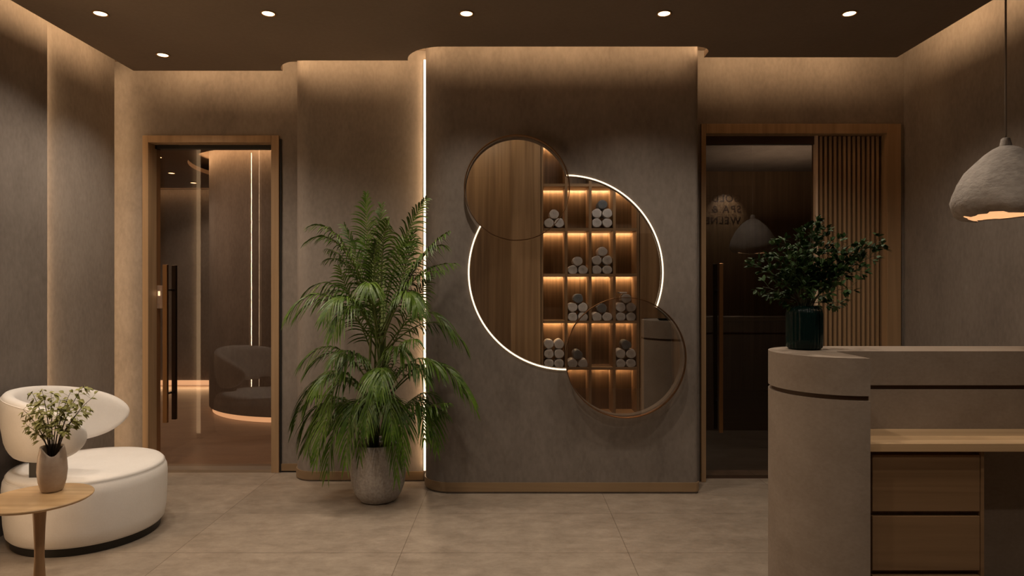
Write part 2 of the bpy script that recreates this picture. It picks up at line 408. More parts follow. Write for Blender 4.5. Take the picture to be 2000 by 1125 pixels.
# ------------------------------------------------------------------ LED lines
o = tag(box('light_strip', -0.638, -0.60, 4.698, 4.708, 0.08, 3.05, 'led'), 'vertical warm light line in the gap at the left edge of the mirror wall', 'light strip')
area('strip_wash', (-0.618, 4.672, 1.6), (-1, 0.35, 0), 3.0, 0.012, 2.4, up=(1, 0, 0)).rotation_euler = Matrix((Vector((0, 0, 1)), (-Vector((-1, 0.35, 0)).normalized()).cross(Vector((0, 0, 1))), -Vector((-1, 0.35, 0)).normalized())).transposed().to_euler()
def vlamp(name, x, y, z0, z1, d, power, wdt=0.02, color=LEDC):
    l = area(name, (x, y, (z0+z1)/2), d, z1-z0, wdt, power, color)
    z = -Vector(d).normalized(); xx = Vector((0, 0, 1)); yy = z.cross(xx)
    l.rotation_euler = Matrix((xx, yy, z)).transposed().to_euler(); return l
vlamp('slab_strip', -2.890, 4.042, 0.05, 3.05, (-1, 0.36, 0), 2.6)
vlamp('slab_strip', -2.912, 4.04, 0.05, 3.05, (-0.25, 1, 0), 1.0, 0.045)
vlamp('slab_strip', -3.0, 4.806, 0.05, 3.05, (0.25, 1, 0), 2.6)
for yy, lb in ((2.92, 'vertical light line between dark wall slabs, seen reflected in the left glass door, nearer the mirror wall'), (2.59, 'vertical light line between dark wall slabs, seen reflected in the left glass door, farther along')):
    tag(box('light_strip', -2.93, -2.915, yy-0.014, yy+0.014, 0.05, 3.0, 'led_wall'), ('left' if yy > 2.8 else 'right')+' of two thin vertical light lines seen reflected in the left glass door', 'light strip')

# ------------------------------------------------------------------ downlights
dl = [(196, 26, 'ceiling downlight, leftmost of the five in the front row'), (524, 26, 'ceiling downlight, second from the left in the front row'),
      (911, 26, 'ceiling downlight in the front row above the upper round mirror'), (1297, 26, 'ceiling downlight in the front row, fourth from the left'),
      (1659, 26, 'ceiling downlight, rightmost in the front row, above the slatted door'), (318, 107, 'single ceiling downlight near the cove above the left glass door')]
def downlight(x, y, z, label, grp, power=0, r=0.034, ang=2.1):
    t = thing('downlight', label, 'ceiling light', (x, y, z), grp)
    bm = B(); add_lathe(bm, [(r, 0), (r*1.28, 0), (r*1.3, -0.005), (r*1.02, -0.004), (r, 0)], x, y, 24)
    bmesh.ops.translate(bm, verts=bm.verts, vec=(0, 0, z)); obj('trim_ring', bm, 'lampring', t, smooth=True)
    bm = B(); add_lathe(bm, [(0.001, z-0.002), (r*0.98, z-0.002)], x, y, 24); obj('lamp_disc', bm, 'lamp', t)
    if power: spot('downlight_beam', (x, y, z-0.02), (x, y, 0), power, ang, 0.8)
for px, py, lb in dl:
    D = (ZC-HC)*F/(CY-py); downlight((px-CX)*D/F, D, ZC, lb, 'ceiling downlights of the reception room', DOWN_W)
for x, y in ((-2.32, 2.4), (-1.2, 2.2), (0.3, 2.2), (1.9, 2.0), (-0.8, 0.8), (1.3, 0.8)):  # unseen extra beams without fixtures, added to light the near room
    spot('downlight_beam', (x, y, ZC-0.02), (x, y, 0), DOWN_W, 2.1, 0.8)

# ------------------------------------------------------------------ left glass door
YG = 5.04
d1 = sroot('door_1', (-2.28, YG, 0))
bm = B(); add_box(bm, -2.80, -2.756, 4.925, 5.10, 0, 2.556); add_box(bm, -1.825, -1.766, 4.925, 5.10, 0, 2.556); add_box(bm, -2.756, -1.825, 4.925, 5.10, 2.504, 2.556)
obj('door_frame', bm, 'oak', d1, bevel=0.002)
bm = B(); add_box(bm, -1.766, -1.752, 4.935, 4.95, 0, 2.53); obj('shadow_gap', bm, 'black', d1)
bm = B(); add_box(bm, -2.756, -1.825, 4.93, 5.10, 0, 0.022); obj('threshold', bm, 'steel', d1)
bm = B(); add_box(bm, -2.756, -1.825, YG-0.02, YG+0.03, 2.475, 2.504); obj('top_rail', bm, 'blackmetal', d1)
bm = B(); v = [bm.verts.new(p) for p in ((-2.754, YG, 0.022), (-1.826, YG, 0.022), (-1.826, YG, 2.475), (-2.754, YG, 2.475))]; bm.faces.new(v)
gp = obj('glass_pane', bm, 'door_glass', d1)
def pull_handle(parent, x, yg, z0, z1, mfront, mback, wd=0.034):
    for yy, mm in ((yg-0.065, mfront), (yg+0.065, mback)):
        bm = B(); add_box(bm, x-wd/2, x+wd/2, yy-0.012, yy+0.012, z0, z1)
        h = obj('door_handle', bm, mm, parent, bevel=0.002)
        for zz in (z0+0.18*(z1-z0), z0+0.84*(z1-z0)):
            bm = B(); add_tube(bm, [(x, yy, zz), (x, yg, zz)], 0.008, 8); obj('standoff', bm, 'blackmetal', h)
pull_handle(d1, -2.65, YG, 0.37, 1.578, M['bronze'], M['blackmetal'])
t = d1
cr_ = box('card_reader', -2.755, -2.715, 5.045, 5.075, 1.24, 1.42, 'towel_white', t, 0.003)
box('indicator', -2.745, -2.730, 5.042, 5.046, 1.34, 1.375, 'led_ring', cr_)

# room beyond the left door
ZL = 2.82
cyx, cyy, cr = -2.335, 7.97, 1.25
bm = B(); add_prism(bm, [(-5.6, 5.0), (-0.7, 5.0), (-0.7, 9.6), (-5.6, 9.6)], -0.1, 0.0); struct('floor_corridor', bm, noisy('corridor_floor', (0.20, 0.135, 0.095), (0.32, 0.225, 0.16), 2.0, (1, 2.5, 1), 0.35, 0.0))
# ceiling with a round cut
bm = B(); oc = [(-5.6, 5.08), (-0.72, 5.08), (-0.72, 9.5), (-5.6, 9.5)]
ov = [bm.verts.new((x, y, ZL)) for x, y in oc]
hp = arc(cyx, cyy, 1.47, 0, 360, 64)[:-1]
hv = [bm.verts.new((x, y, ZL)) for x, y in hp]
es = [bm.edges.new((ov[i], ov[(i+1) % 4])) for i in range(4)] + [bm.edges.new((hv[i], hv[(i+1) % 64])) for i in range(64)]
bmesh.ops.triangle_fill(bm, edges=es, use_beauty=True)
hb = [bm.verts.new((x, y, ZL+0.05)) for x, y in hp]
for i in range(64): bm.faces.new((hv[i], hv[(i+1) % 64], hb[(i+1) % 64], hb[i]))
struct('ceiling_corridor', bm, 'ceiling')
sbox('ceiling_corridor_upper', -5.6, -0.7, 5.08, 9.6, 3.0, 3.05, 'ceiling')
sbox('wall_corridor_back', -5.6, -0.7, 9.38, 9.6, 0, 3.0, 'plaster_dark')
sbox('wall_corridor_left', -5.6, -5.5, 5.0, 9.4, 0, 3.0, 'plaster_dark')
sbox('wall_corridor_right', -0.80, -0.7, 5.3, 9.4, 0, 3.0, 'plaster_dark')
sbox('wall_corridor_front', -5.6, -3.15, 4.96, 5.08, 0, 3.0, 'plaster_dark')
sbox('baseboard_corridor', -5.5, -0.8, 9.36, 9.38, 0.0, 0.07, 'led_base')
area('skirting_glow', (-4.2, 9.3, 0.06), (0, -1, -0.6), 2.4, 0.03, 3.0)
bm = B(); add_lathe(bm, [(cr, 0.06), (cr, 3.0)], cyx, cyy, 96, cap0=True); struct('wall_curved', bm, 'plaster_dark', auto=True)
bm = B(); add_lathe(bm, [(cr-0.035, 0.0), (cr-0.035, 0.06)], cyx, cyy, 96); o = obj('light_strip', bm, 'led_base', smooth=True); tag(o, 'curved warm light line under the round wall beyond the left glass door', 'light strip')
cl = arc(cyx, cyy, 1.45, 150, 290, 9)
for a, b_ in zip(cl[:-1], cl[1:]):
    mx_, my_ = (a[0]+b_[0])/2, (a[1]+b_[1])/2; L = math.dist(a, b_)
    area('ring_cove', (mx_, my_, ZL+0.07), (cyx-mx_, cyy-my_, 0), L, 0.02, 4.0*L)
    r2 = (cr+0.0)/1.45
area('corridor_cove', (-4.6, 9.25, ZL-0.01), (0, 1, -0.6), 1.7, 0.02, 1.0)
for (px, py, lb) in ((309, 307, 'nearest'), (335, 338, 'middle'), (378, 357, 'farthest')):
    D = (ZL-HC)*F/(CY-py)
    downlight((px-CX)*D/F, D, ZL, {'nearest': 'small downlight beyond the left glass door, upper left of three', 'middle': 'small downlight beyond the left glass door, middle of three', 'farthest': 'small downlight beyond the left glass door, lowest of three in view'}[lb], 'downlights beyond the left glass door', 22, 0.035)
area('corridor_fill', (-3.6, 6.0, ZL-0.02), (0, 0, -1), 0.5, 0.5, 18, (1, 0.74, 0.54))

# ------------------------------------------------------------------ right door with slats
d2 = sroot('door_2', (2.08, 4.78, 0))
bm = B(); add_box(bm, 1.365, 1.40, 4.69, 4.86, 0, 2.585); add_box(bm, 2.707, 2.807, 4.69, 4.86, 0, 2.585); add_box(bm, 1.40, 2.707, 4.69, 4.86, 2.515, 2.585)
obj('door_frame', bm, 'oak', d2, bevel=0.002)
YG2 = 4.79
bm = B(); v = [bm.verts.new(p) for p in ((1.401, YG2, 0.012), (2.225, YG2, 0.012), (2.225, YG2, 2.47), (1.401, YG2, 2.47))]; bm.faces.new(v); obj('glass_pane', bm, 'door_glass2', d2)
box('top_rail', 1.40, 2.23, YG2-0.015, YG2+0.02, 2.455, 2.515, 'darkwood', d2)
box('bottom_rail', 1.40, 2.23, YG2-0.01, YG2+0.015, 0.0, 0.014, 'darkwood', d2)
box('pane_edge', 2.220, 2.238, YG2-0.035, YG2+0.018, 0, 2.515, plain('edge_highlight_paint', (0.75, 0.58, 0.42), 0.4), d2)  # pale colour painted in for the bright highlight along the pane edge
ns = 13; xs0, xs1 = 2.252, 2.70
for i in range(ns):
    x = xs0 + (xs1-xs0)*i/ns
    box('slat', x, x+0.0175, 4.755, 4.80, 0.0, 2.51, 'oak', d2)
box('slat_backing', 2.236, 2.707, 4.83, 4.85, 0, 2.515, 'darkwood', d2)
pull_handle(d2, 1.517, YG2, 0.35, 1.58, M['bronze'], M['blackmetal'], 0.028)
# dim room beyond
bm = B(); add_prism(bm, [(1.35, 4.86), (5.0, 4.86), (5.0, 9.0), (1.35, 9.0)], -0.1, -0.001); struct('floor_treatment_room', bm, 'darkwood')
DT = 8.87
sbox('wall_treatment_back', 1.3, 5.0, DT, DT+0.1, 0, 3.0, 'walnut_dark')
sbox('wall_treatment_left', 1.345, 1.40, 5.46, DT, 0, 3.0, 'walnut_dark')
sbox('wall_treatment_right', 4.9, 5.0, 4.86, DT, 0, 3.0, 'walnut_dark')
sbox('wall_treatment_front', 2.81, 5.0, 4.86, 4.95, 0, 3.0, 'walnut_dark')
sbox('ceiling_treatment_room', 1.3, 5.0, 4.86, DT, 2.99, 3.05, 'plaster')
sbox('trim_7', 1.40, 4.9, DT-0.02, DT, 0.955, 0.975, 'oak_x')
area('treatment_fill', (3.2, 7.4, 2.3), (0, 0, 1), 1.2, 1.2, 7, WARM)

# sign on the wall behind the camera, seen mirrored in the right door
sg = thing('wall_sign', 'dark raised letters of a spa name, seen mirrored in the right glass door', 'sign', (3.13, -0.30, 2.4))
Dm = 2*YG2 + 0.30
def letter(chh, size):
    cu = bpy.data.curves.new('sign_letter', 'FONT'); cu.body = chh; cu.size = size; cu.extrude = 0.002; cu.offset = 0.002
    tmp = bpy.data.objects.new('sign_letter', cu); C.objects.link(tmp)
    me = bpy.data.meshes.new_from_object(tmp.evaluated_get(bpy.context.evaluated_depsgraph_get()))
    bpy.data.objects.remove(tmp); return me
for txt, py in (('GOLDEN', 388), ('SPA &', 409), ('WELNESS', 431)):
    xo = (1447-CX)*Dm/F - 3.13
    for chh in txt:
        if chh == ' ': xo -= 0.05; continue
        me = letter(chh, 0.150); me.materials.clear(); me.materials.append(M['sign'])
        xs = [v.co.x for v in me.vertices]; x0, x1 = min(xs), max(xs)
        o = bpy.data.objects.new('sign_letter', me); C.objects.link(o); o.parent = sg; o['_org'] = sg['_org']
        o.rotation_euler = (PI/2, 0, PI); o.location = (xo + x0, 0.003, HC-(py+6-CY)*Dm/F-2.4)
        xo -= (x1-x0) + 0.022
spot('sign_light', (3.26, 0.05, 2.945), (3.24, -0.30, 2.50), 46, 1.22, 0.7, r=0.015)

# ------------------------------------------------------------------ niche made up behind the round glass to stand in for its reflection
YS = 4.95
sbox('wall_niche_back', -0.50, 0.234, 5.25, 5.27, 0.3, 2.75, 'walnut')
sbox('wall_niche_right', 0.975, 1.33, YS+0.0, YS+0.02, 1.17, 2.75, 'walnut')
sbox('wall_niche_right', 0.975, 1.005, YS+0.0, YS+0.02, 0.3, 1.17, 'walnut')
sbox('wall_niche_black_backing', 1.005, 1.235, YS+0.10, YS+0.12, 0.3, 1.17, 'black')  # black sheet added so the desk reflection shows against it
sbox('wall_niche_panel', -0.008, 0.222, YS, 5.25, 0.3, 2.75, 'walnut')
sbox('wall_niche_left', -0.52, -0.50, 4.51, 5.27, 0.3, 2.75, 'walnut')
sbox('wall_niche_end', 1.235, 1.255, 4.51, YS, 0.3, 2.75, 'walnut_dark')
sbox('ceiling_niche', -0.52, 1.255, 4.51, 5.27, 2.75, 2.77, 'walnut_dark')
sbox('floor_niche', -0.52, 1.255, 4.51, 5.27, 0.28, 0.30, 'walnut_dark')
sh = thing('shelf_unit', 'brown wood towel shelving with lit square compartments inside the round mirror', 'shelf', (0.6, YS, 0.3))
colx = [0.228, 0.413, 0.596, 0.780, 0.960]
rowz = [0.428, 0.786, 1.141, 1.499, 1.846, 2.185, 2.53]
YBK = 5.17
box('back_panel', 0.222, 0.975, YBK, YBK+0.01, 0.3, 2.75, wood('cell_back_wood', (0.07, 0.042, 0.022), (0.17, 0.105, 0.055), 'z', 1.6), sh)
for x in colx: box('divider', x-0.010, x+0.010, YS, YBK, 0.3, 2.75, 'walnut_dark', sh)
for z in rowz: box('shelf_board', 0.24, 0.95, YS+0.004, YBK, z-0.010, z+0.010, wood('shelf_board_wood', (0.17, 0.105, 0.055), (0.29, 0.185, 0.10), 'x') if z == rowz[0] else bpy.data.materials['shelf_board_wood'], sh)
for ri, z in enumerate(rowz):
    for ci in range(4):
        if (ri == 6 and ci > 0): continue
        x0, x1 = colx[ci]+0.012, colx[ci+1]-0.012
        if (ri, ci) in ((0, 0),(0, 1),(0, 2),(0,3)): continue
        area('shelf_strip', ((x0+x1)/2, YBK-0.022, z-0.012), (0, 0.3, -1), x1-x0, 0.012, 0.42, (1.0, 0.64, 0.34), up=(0, 1, 0))
area('niche_fill', (-0.22, 4.80, 2.72), (0, 0.55, -1), 0.25, 0.08, 1.6, (1, 0.78, 0.52), up=(0, 1, 0))  # unseen lamps added to brighten the niche panels and towels
area('niche_fill', (0.78, 4.54, 2.70), (0, 0.5, -1), 0.7, 0.03, 3.6, (1, 0.86, 0.72), up=(0, 1, 0))
area('niche_fill', (-0.46, 4.56, 1.5), (1, 0.8, 0), 0.03, 1.6, 0.7, (1, 0.80, 0.60))
sbox('floor_dark_added', 0.15, 4.7, -0.30, 1.75, 0.0, 0.006, 'darkwood')  # unseen dark sheet added to darken the floor reflected in the lower mirror

# towels: rolled, end facing the room
def towel_mesh(seed, matname):
    rnd = random.Random(seed); bm = B(); R = 0.0366; L = 0.15
    # spiral profile swept along y : outline of the roll with a flap, plus spiral grooves on the end
    n = 40
    def rad(a): return R*(1 + 0.025*math.sin(3*a+seed) + 0.02*math.sin(5*a+2*seed))
    prof = [(0.0, 0.0), (0.12, -0.006), (0.25, 0.007), (0.38, -0.006), (0.52, 0.007), (0.66, -0.005), (0.80, 0.006), (0.92, -0.002), (1.0, 0.008), (1.0, 0.05), (1.01, 0.10), (0.99, L-0.01), (0.9, L)]
    rings = []
    for k, (f, y) in enumerate(prof):
        ring = []
        for i in range(n):
            a = 2*PI*i/n
            ff = f
            if 0 < k < 8: ff = f + 0.12*((i/n) - 0.5)   # the spiral
            if k >= 8: ff = f + (0.05*max(0, 1-(i/n)*6))
            ring.append(bm.verts.new((rad(a)*ff*math.cos(a+seed), y, rad(a)*ff*0.96*math.sin(a+seed))))
        rings.append(ring)
    for a, b_ in zip(rings[:-1], rings[1:]):
        for i in range(n): bm.faces.new((a[i], a[(i+1) % n], b_[(i+1) % n], b_[i]))
    bm.faces.new(rings[-1])
    return obj('rolled_towel', bm, matname, smooth=True)
protos = {}
def towel(px, py, grey, label, group, seed, k):
    Dt = YS+0.012
    key = (grey, seed % 4)
    loc = pix(px, py, Dt)
    if key not in protos:
        o = towel_mesh(seed % 4 + 1, 'towel_grey' if grey else 'towel_white'); protos[key] = o
    else:
        o = protos[key].copy(); C.objects.link(o)
    loc.y = Dt
    o.location = loc; o['label'] = label; o['category'] = 'towel'; o['group'] = group
# compartments: (column, shelf line y px, list of (dx, dy(level), grey))
PX = {0: (1072.3, 1092.3), 1: (1118.6, 1138.8), 2: (1166, 1186.4), 3: (1212.6, 1232.8)}
ROWN = {443: 'second', 535: 'third', 627: 'fourth', 718: 'fifth'}
COLN = ['leftmost', 'second', 'third', 'rightmost']
def pile(col, yb, rows, top=None):
    l, r = PX[col]; sd = col*5+yb; k = 0
    where = '%s column, %s lit shelf' % (COLN[col], {443: 'first', 535: 'second', 627: 'third', 718: 'fourth'}[yb])
    grp = 'rolled towels on the lit shelves'
    for lev in range(rows):
        lv = ['bottom', 'middle', 'top'][lev] if rows > 2 else ['bottom', 'upper'][lev]
        for x, s in ((l, 'left'), (r, 'right')):
            towel(x, yb-7.6-lev*19.0, False, 'white rolled towel, %s %s of its pile, %s' % (lv, s, where), grp, sd+k, k); k += 1
    if top is not None:
        towel((l+r)/2+ (1 if rows > 1 else 0), yb-7.6-(rows-1)*19.0-17.2, top, '%s rolled towel on top of its pile, %s' % ('grey' if top else 'white', where), grp, sd+k, k)
pile(0, 443, 1, False); pile(2, 443, 2, True)
pile(1, 535, 1, False); pile(2, 535, 2, False)
pile(1, 627, 2, True); pile(2, 627, 1, True); pile(3, 627, 2, False)
pile(0, 718, 3); pile(1, 718, 1, True); pile(3, 718, 2, True)
tl = tag(box('folded_towel', 0.822, 0.882, YS+0.03, YS+0.15, 0, 0.012, 'towel_white', None, 0.004), 'flat folded white towel on top of the rightmost pile, third lit shelf', 'towel')
tl.location.z = pix(1222, 573.4, YS).z

# glass discs, rims and the light ring
def disc(name_, c, y, gm, label, rimm, rw, rim=True):
    t = thing('round_mirror', label, 'mirror', (c[0], y, c[1]))
    bm = B(); vs = [bm.verts.new((c[0]+c[2]*math.cos(2*PI*i/96), y, c[1]+c[2]*math.sin(2*PI*i/96))) for i in range(96)]; bm.faces.new(vs); obj('mirror_glass', bm, gm, t)
    if rim:
        bm = B(); n = 96; rings = []
        for (dr, dy) in ((0, -0.012), (rw, -0.012), (rw, 0.03), (0, 0.03)):
            rings.append([bm.verts.new((c[0]+(c[2]-0.002+dr)*math.cos(2*PI*i/n), y+dy, c[1]+(c[2]-0.002+dr)*math.sin(2*PI*i/n))) for i in range(n)])
        for k in range(4):
            a = rings[k]; b_ = rings[(k+1) % 4]
            for i in range(n): bm.faces.new((a[i], a[(i+1) % n], b_[(i+1) % n], b_[i]))
        obj('rim', bm, rimm, t, auto=True)
    return t
disc('up', (up[0], up[1], 0.354), 4.375, 'disc_glass', 'upper small round mirror with thin bronze rim, overlapping the large one', M['bronze'], 0.004)
disc('low', (low[0], low[1], 0.405), 4.375, 'disc_glass2', 'lower small round mirror with thin bronze rim and the counter reflected in it', M['bronze'], 0.004)
bt = thing('round_mirror', 'large round mirror with a glowing edge on the dark plaster wall', 'mirror', (big[0], 4.452, big[1]))
lp_ = []; ba = [pts for k, pts in arcs if k == 0]
for q, pts in enumerate(ba):
    nxt = ba[(q+1) % len(ba)][0]; lp_ += pts
    c = min((up, low), key=lambda c: abs(math.dist(pts[-1], c[:2])-c[2]))
    a0 = math.atan2(pts[-1][1]-c[1], pts[-1][0]-c[0]); a1 = math.atan2(nxt[1]-c[1], nxt[0]-c[0])
    while a1 > a0: a1 -= 2*PI
    lp_ += [(c[0]+c[2]*math.cos(a0+(a1-a0)*i/30), c[1]+c[2]*math.sin(a0+(a1-a0)*i/30)) for i in range(1, 30)]
bm = B(); vs = [bm.verts.new((x, 4.452, z)) for x, z in lp_]
es = [bm.edges.new((vs[i], vs[(i+1) % len(vs)])) for i in range(len(vs))]; bmesh.ops.triangle_fill(bm, edges=es, use_beauty=True)
obj('mirror_glass', bm, 'disc_glass', bt)
for k, pts in arcs:
    if k != 0: continue
    bm = B(); add_tube(bm, [(big[0]+(x-big[0])*1.003, YF-0.004, big[1]+(z-big[1])*1.003) for x, z in pts], 0.005, 8)
    obj('light_ring', bm, 'led_ring', bt, smooth=True)

# ------------------------------------------------------------------ reception desk
ZTOP = 1.115; DCX, DCY, DR = 1.447, 2.91, 0.28
def desk_outline(r, yb, yf, x1, inset=0.0):
    # ccw: tip -> flat face at x = 1.45 -> back to inner run -> right -> back edge -> semicircle
    p = [(DCX+0.003, DCY-r)]
    p += [(DCX+0.003, yf-0.03), (DCX+0.010, yf-0.008), (DCX+0.03, yf)]
    p += [(x1, yf), (x1, yb)]
    p += [(DCX+r*math.cos(t), DCY+r*math.sin(t)) for t in [PI/2 + PI*i/32 for i in range(33)]]
    return p
dk = thing('reception_desk', 'grey-brown plaster reception desk with rounded end and wooden worktop at right', 'desk', (2.2, 2.9, 0))
bm = B(); add_prism(bm, desk_outline(DR, DCY+DR, 2.93, 4.2), 0.962, ZTOP); obj('counter_top', bm, 'desk', dk, auto=True, bevel=0)
bm = B(); add_prism(bm, desk_outline(DR-0.014, DCY+DR-0.014, 2.944, 4.19), 0.94, 0.964); obj('shadow_groove', bm, 'groove', dk, auto=True)
bm = B(); add_prism(bm, desk_outline(DR, DCY+DR, 2.93, 4.2), 0.0, 0.942); obj('desk_body', bm, 'desk', dk, auto=True)
box('worktop', 1.452, 4.2, 2.65, 2.929, 0.732, 0.766, 'worktop', dk, 0.002)
dp = thing('drawer_unit', 'wooden drawer unit with wide handleless fronts under the desk worktop', 'drawer unit', (1.71, 2.8, 0))
box('carcass', 1.475, 1.935, 2.70, 2.925, 0.0, 0.728, 'walnut_dark', dp)
for z0, z1 in ((0.481, 0.713), (0.238, 0.461), (0.02, 0.218)):
    box('drawer', 1.483, 1.925, 2.675, 2.699, z0, z1, 'drawer', dp, 0.0015)
box('side_panel', 1.927, 1.94, 2.672, 2.925, 0.0, 0.728, 'drawer', dp)

# green glass vase
VX, VY = 1.362, 3.03
vs = thing('glass_vase', 'dark green ribbed glass vase on the rounded end of the desk', 'vase', (VX, VY, ZTOP))
def rib(a, r, z): return r*(1+0.022*math.cos(26*a)), z
bm = B(); add_lathe(bm, [(0.001, ZTOP+0.002), (0.066, ZTOP+0.002), (0.077, ZTOP+0.012), (0.079, ZTOP+0.05), (0.079, ZTOP+0.165), (0.074, ZTOP+0.188), (0.062, ZTOP+0.197), (0.057, ZTOP+0.203),
    (0.053, ZTOP+0.203), (0.058, ZTOP+0.193), (0.070, ZTOP+0.183), (0.074, ZTOP+0.165), (0.074, ZTOP+0.05), (0.070, ZTOP+0.016), (0.001, ZTOP+0.014)], VX, VY, 156, fn=rib)
obj('vase_body', bm, 'green_glass', vs, smooth=True)
bm = B(); add_lathe(bm, [(0.001, ZTOP+0.015), (0.068, ZTOP+0.018), (0.072, ZTOP+0.05), (0.072, ZTOP+0.10), (0.001, ZTOP+0.10)], VX, VY, 48); obj('water', bm, 'water', vs, smooth=True)

def add_leaf(bm, base, d, nrm, L, W, droop=0.15, fold=0.12):
    d = d.normalized(); s = d.cross(nrm)
    if s.length < 1e-3: s = Vector((1, 0, 0))
    s.normalize(); n = s.cross(d).normalized()
    prof = [(0, 0.04), (0.25, 0.75), (0.5, 1.0), (0.78, 0.62), (1.0, 0.02)]
    prev = None
    for t, w in prof:
        c = base + d*L*t - Vector((0, 0, 1))*droop*L*t*t
        a = bm.verts.new(c - s*W*w/2 + n*fold*W*w); m_ = bm.verts.new(c); b_ = bm.verts.new(c + s*W*w/2 + n*fold*W*w)
        if prev:
            bm.faces.new((prev[0], prev[1], m_, a)); bm.faces.new((prev[1], prev[2], b_, m_))
        prev = (a, m_, b_)
def bez(p0, p1, p2, t): return p0*(1-t)**2 + p1*2*t*(1-t) + p2*t*t

# branches in the vase: each branch a part with its foliage
rnd = random.Random(7)
bq = thing('leafy_branches', 'dark green leafy branches spreading from the green glass vase on the desk', 'plant', (VX, VY, ZTOP+0.02))
tips = [(1470, 515), (1490, 560), (1505, 492), (1525, 585), (1530, 468), (1560, 455), (1590, 432), (1604, 440), (1625, 468), (1650, 478), (1680, 480), (1722, 470), (1718, 495), (1690, 520), (1665, 560), (1640, 590), (1545, 530), (1600, 520), (1570, 560), (1510, 535), (1630, 530), (1570, 500), (1650, 515), (1535, 500)]
for (px, py) in tips:
    dy = rnd.uniform(-0.16, 0.14); D = VY+dy
    tip = pix(px, py, D); base = Vector((VX+rnd.uniform(-0.03, 0.03), VY+rnd.uniform(-0.03, 0.03), ZTOP+0.03)); neck = Vector((VX+(tip.x-VX)*0.12, VY+dy*0.15, ZTOP+0.215))
    c1 = Vector((VX+(tip.x-VX)*0.35, VY+dy*0.4, neck.z+(tip.z-neck.z)*0.62))
    pts = [base, neck*0.9+base*0.1, neck] + [bez(neck, c1, tip, i/8) for i in range(1, 9)]
    bm = B(); add_tube(bm, pts, [0.0028]*3+[0.0026-0.0018*i/8 for i in range(1, 9)], 5); st = obj('branch', bm, 'branch_stem', bq, smooth=True)
    bm = B()
    L = (tip-neck).length; nn = max(8, int(L/0.0125))
    for i in range(nn):
        t = 0.22+0.78*(i+0.5)/nn
        p = bez(neck, c1, tip, t); tg = (bez(neck, c1, tip, min(1, t+0.02))-bez(neck, c1, tip, t-0.02)).normalized()
        # short side twig with a tuft
        side = tg.cross(Vector((rnd.uniform(-1, 1), rnd.uniform(-1, 1), rnd.uniform(-1, 1)))).normalized()
        q = p + (side*0.8+tg*0.6)*rnd.uniform(0.01, 0.05)
        for _ in range(4):
            dd = (side*rnd.uniform(0.2, 1)+tg*rnd.uniform(0, 1)+Vector((rnd.uniform(-.8, .8), rnd.uniform(-.8, .8), rnd.uniform(-.4, .8))))
            add_leaf(bm, q, dd, Vector((rnd.uniform(-.5, .5), rnd.uniform(-.5, .2), 1)), rnd.uniform(0.026, 0.042), rnd.uniform(0.015, 0.024))
        add_tube(bm, [p, q], 0.0008, 3, cap=False)
    obj('foliage', bm, 'dark_leaf', st)

# ------------------------------------------------------------------ pendant lamp
PXc, PYc = 2.384, 3.14
pd = thing('pendant_lamp', 'rough grey dome pendant lamp with ragged lit rim above the desk', 'pendant lamp', (PXc, PYc, 1.74))
rp = random.Random(3); jk = [rp.uniform(-1, 1) for _ in range(17)]; jag = [jk[i*17//64]*0.7+0.3*jk[(i*17//64+1) % 17] for i in range(64)]
def ragged(a, r, z):
    i = int(a/(2*PI)*64) % 64
    k = 1+0.012*math.sin(3*a)+0.008*math.sin(7*a+z*20)
    zz = z
    if z < 1.775: zz = z + 0.010*jag[i] + 0.006*math.sin(2*a+1)
    if r < 0.19 and z < 1.755: k += 0.16*jag[i]
    return r*k, zz
outp = [(0.024, 2.085), (0.05, 2.075), (0.085, 2.05), (0.125, 2.01), (0.162, 1.965), (0.193, 1.91), (0.214, 1.86), (0.223, 1.82), (0.219, 1.79), (0.208, 1.765), (0.194, 1.752), (0.172, 1.745)]
inp = [(0.160, 1.750), (0.185, 1.760), (0.200, 1.785), (0.207, 1.82), (0.198, 1.865), (0.178, 1.91), (0.148, 1.955), (0.11, 1.998), (0.07, 2.035), (0.02, 2.06)]
bm = B(); add_lathe(bm, outp, PXc, PYc, 64, fn=ragged); add_lathe(bm, [(0.172, 1.745), (0.160, 1.750)], PXc, PYc, 64, fn=ragged)
for v in bm.verts:
    if v.co.z > 1.78:
        h = math.sin(v.co.x*71+v.co.z*53)*math.cos(v.co.y*67-v.co.z*41); v.co += Vector((v.co.x-PXc, v.co.y-PYc, 0)).normalized()*0.0035*h
obj('lamp_shade', bm, 'shade', pd, smooth=True)
bm = B(); add_lathe(bm, inp, PXc, PYc, 64, fn=ragged); obj('shade_lining', bm, 'shade_in', pd, smooth=True)
bm = B(); add_lathe(bm, [(0.012, 2.125), (0.019, 2.12), (0.026, 2.085), (0.028, 2.078), (0.001, 2.078)], PXc, PYc, 24, cap0=False); obj('shade_cap', bm, 'shade', pd, smooth=True)
bm = B(); add_tube(bm, [(PXc, PYc, 2.12), (PXc, PYc, ZC)], 0.0045, 8); obj('cord', bm, 'cord', pd, smooth=True)
bm = B(); add_lathe(bm, [(0.001, 1.80), (0.02, 1.806), (0.032, 1.83), (0.028, 1.86), (0.016, 1.885), (0.014, 1.92), (0.014, 2.05)], PXc, PYc, 24); obj('bulb', bm, 'bulb', pd, smooth=True)

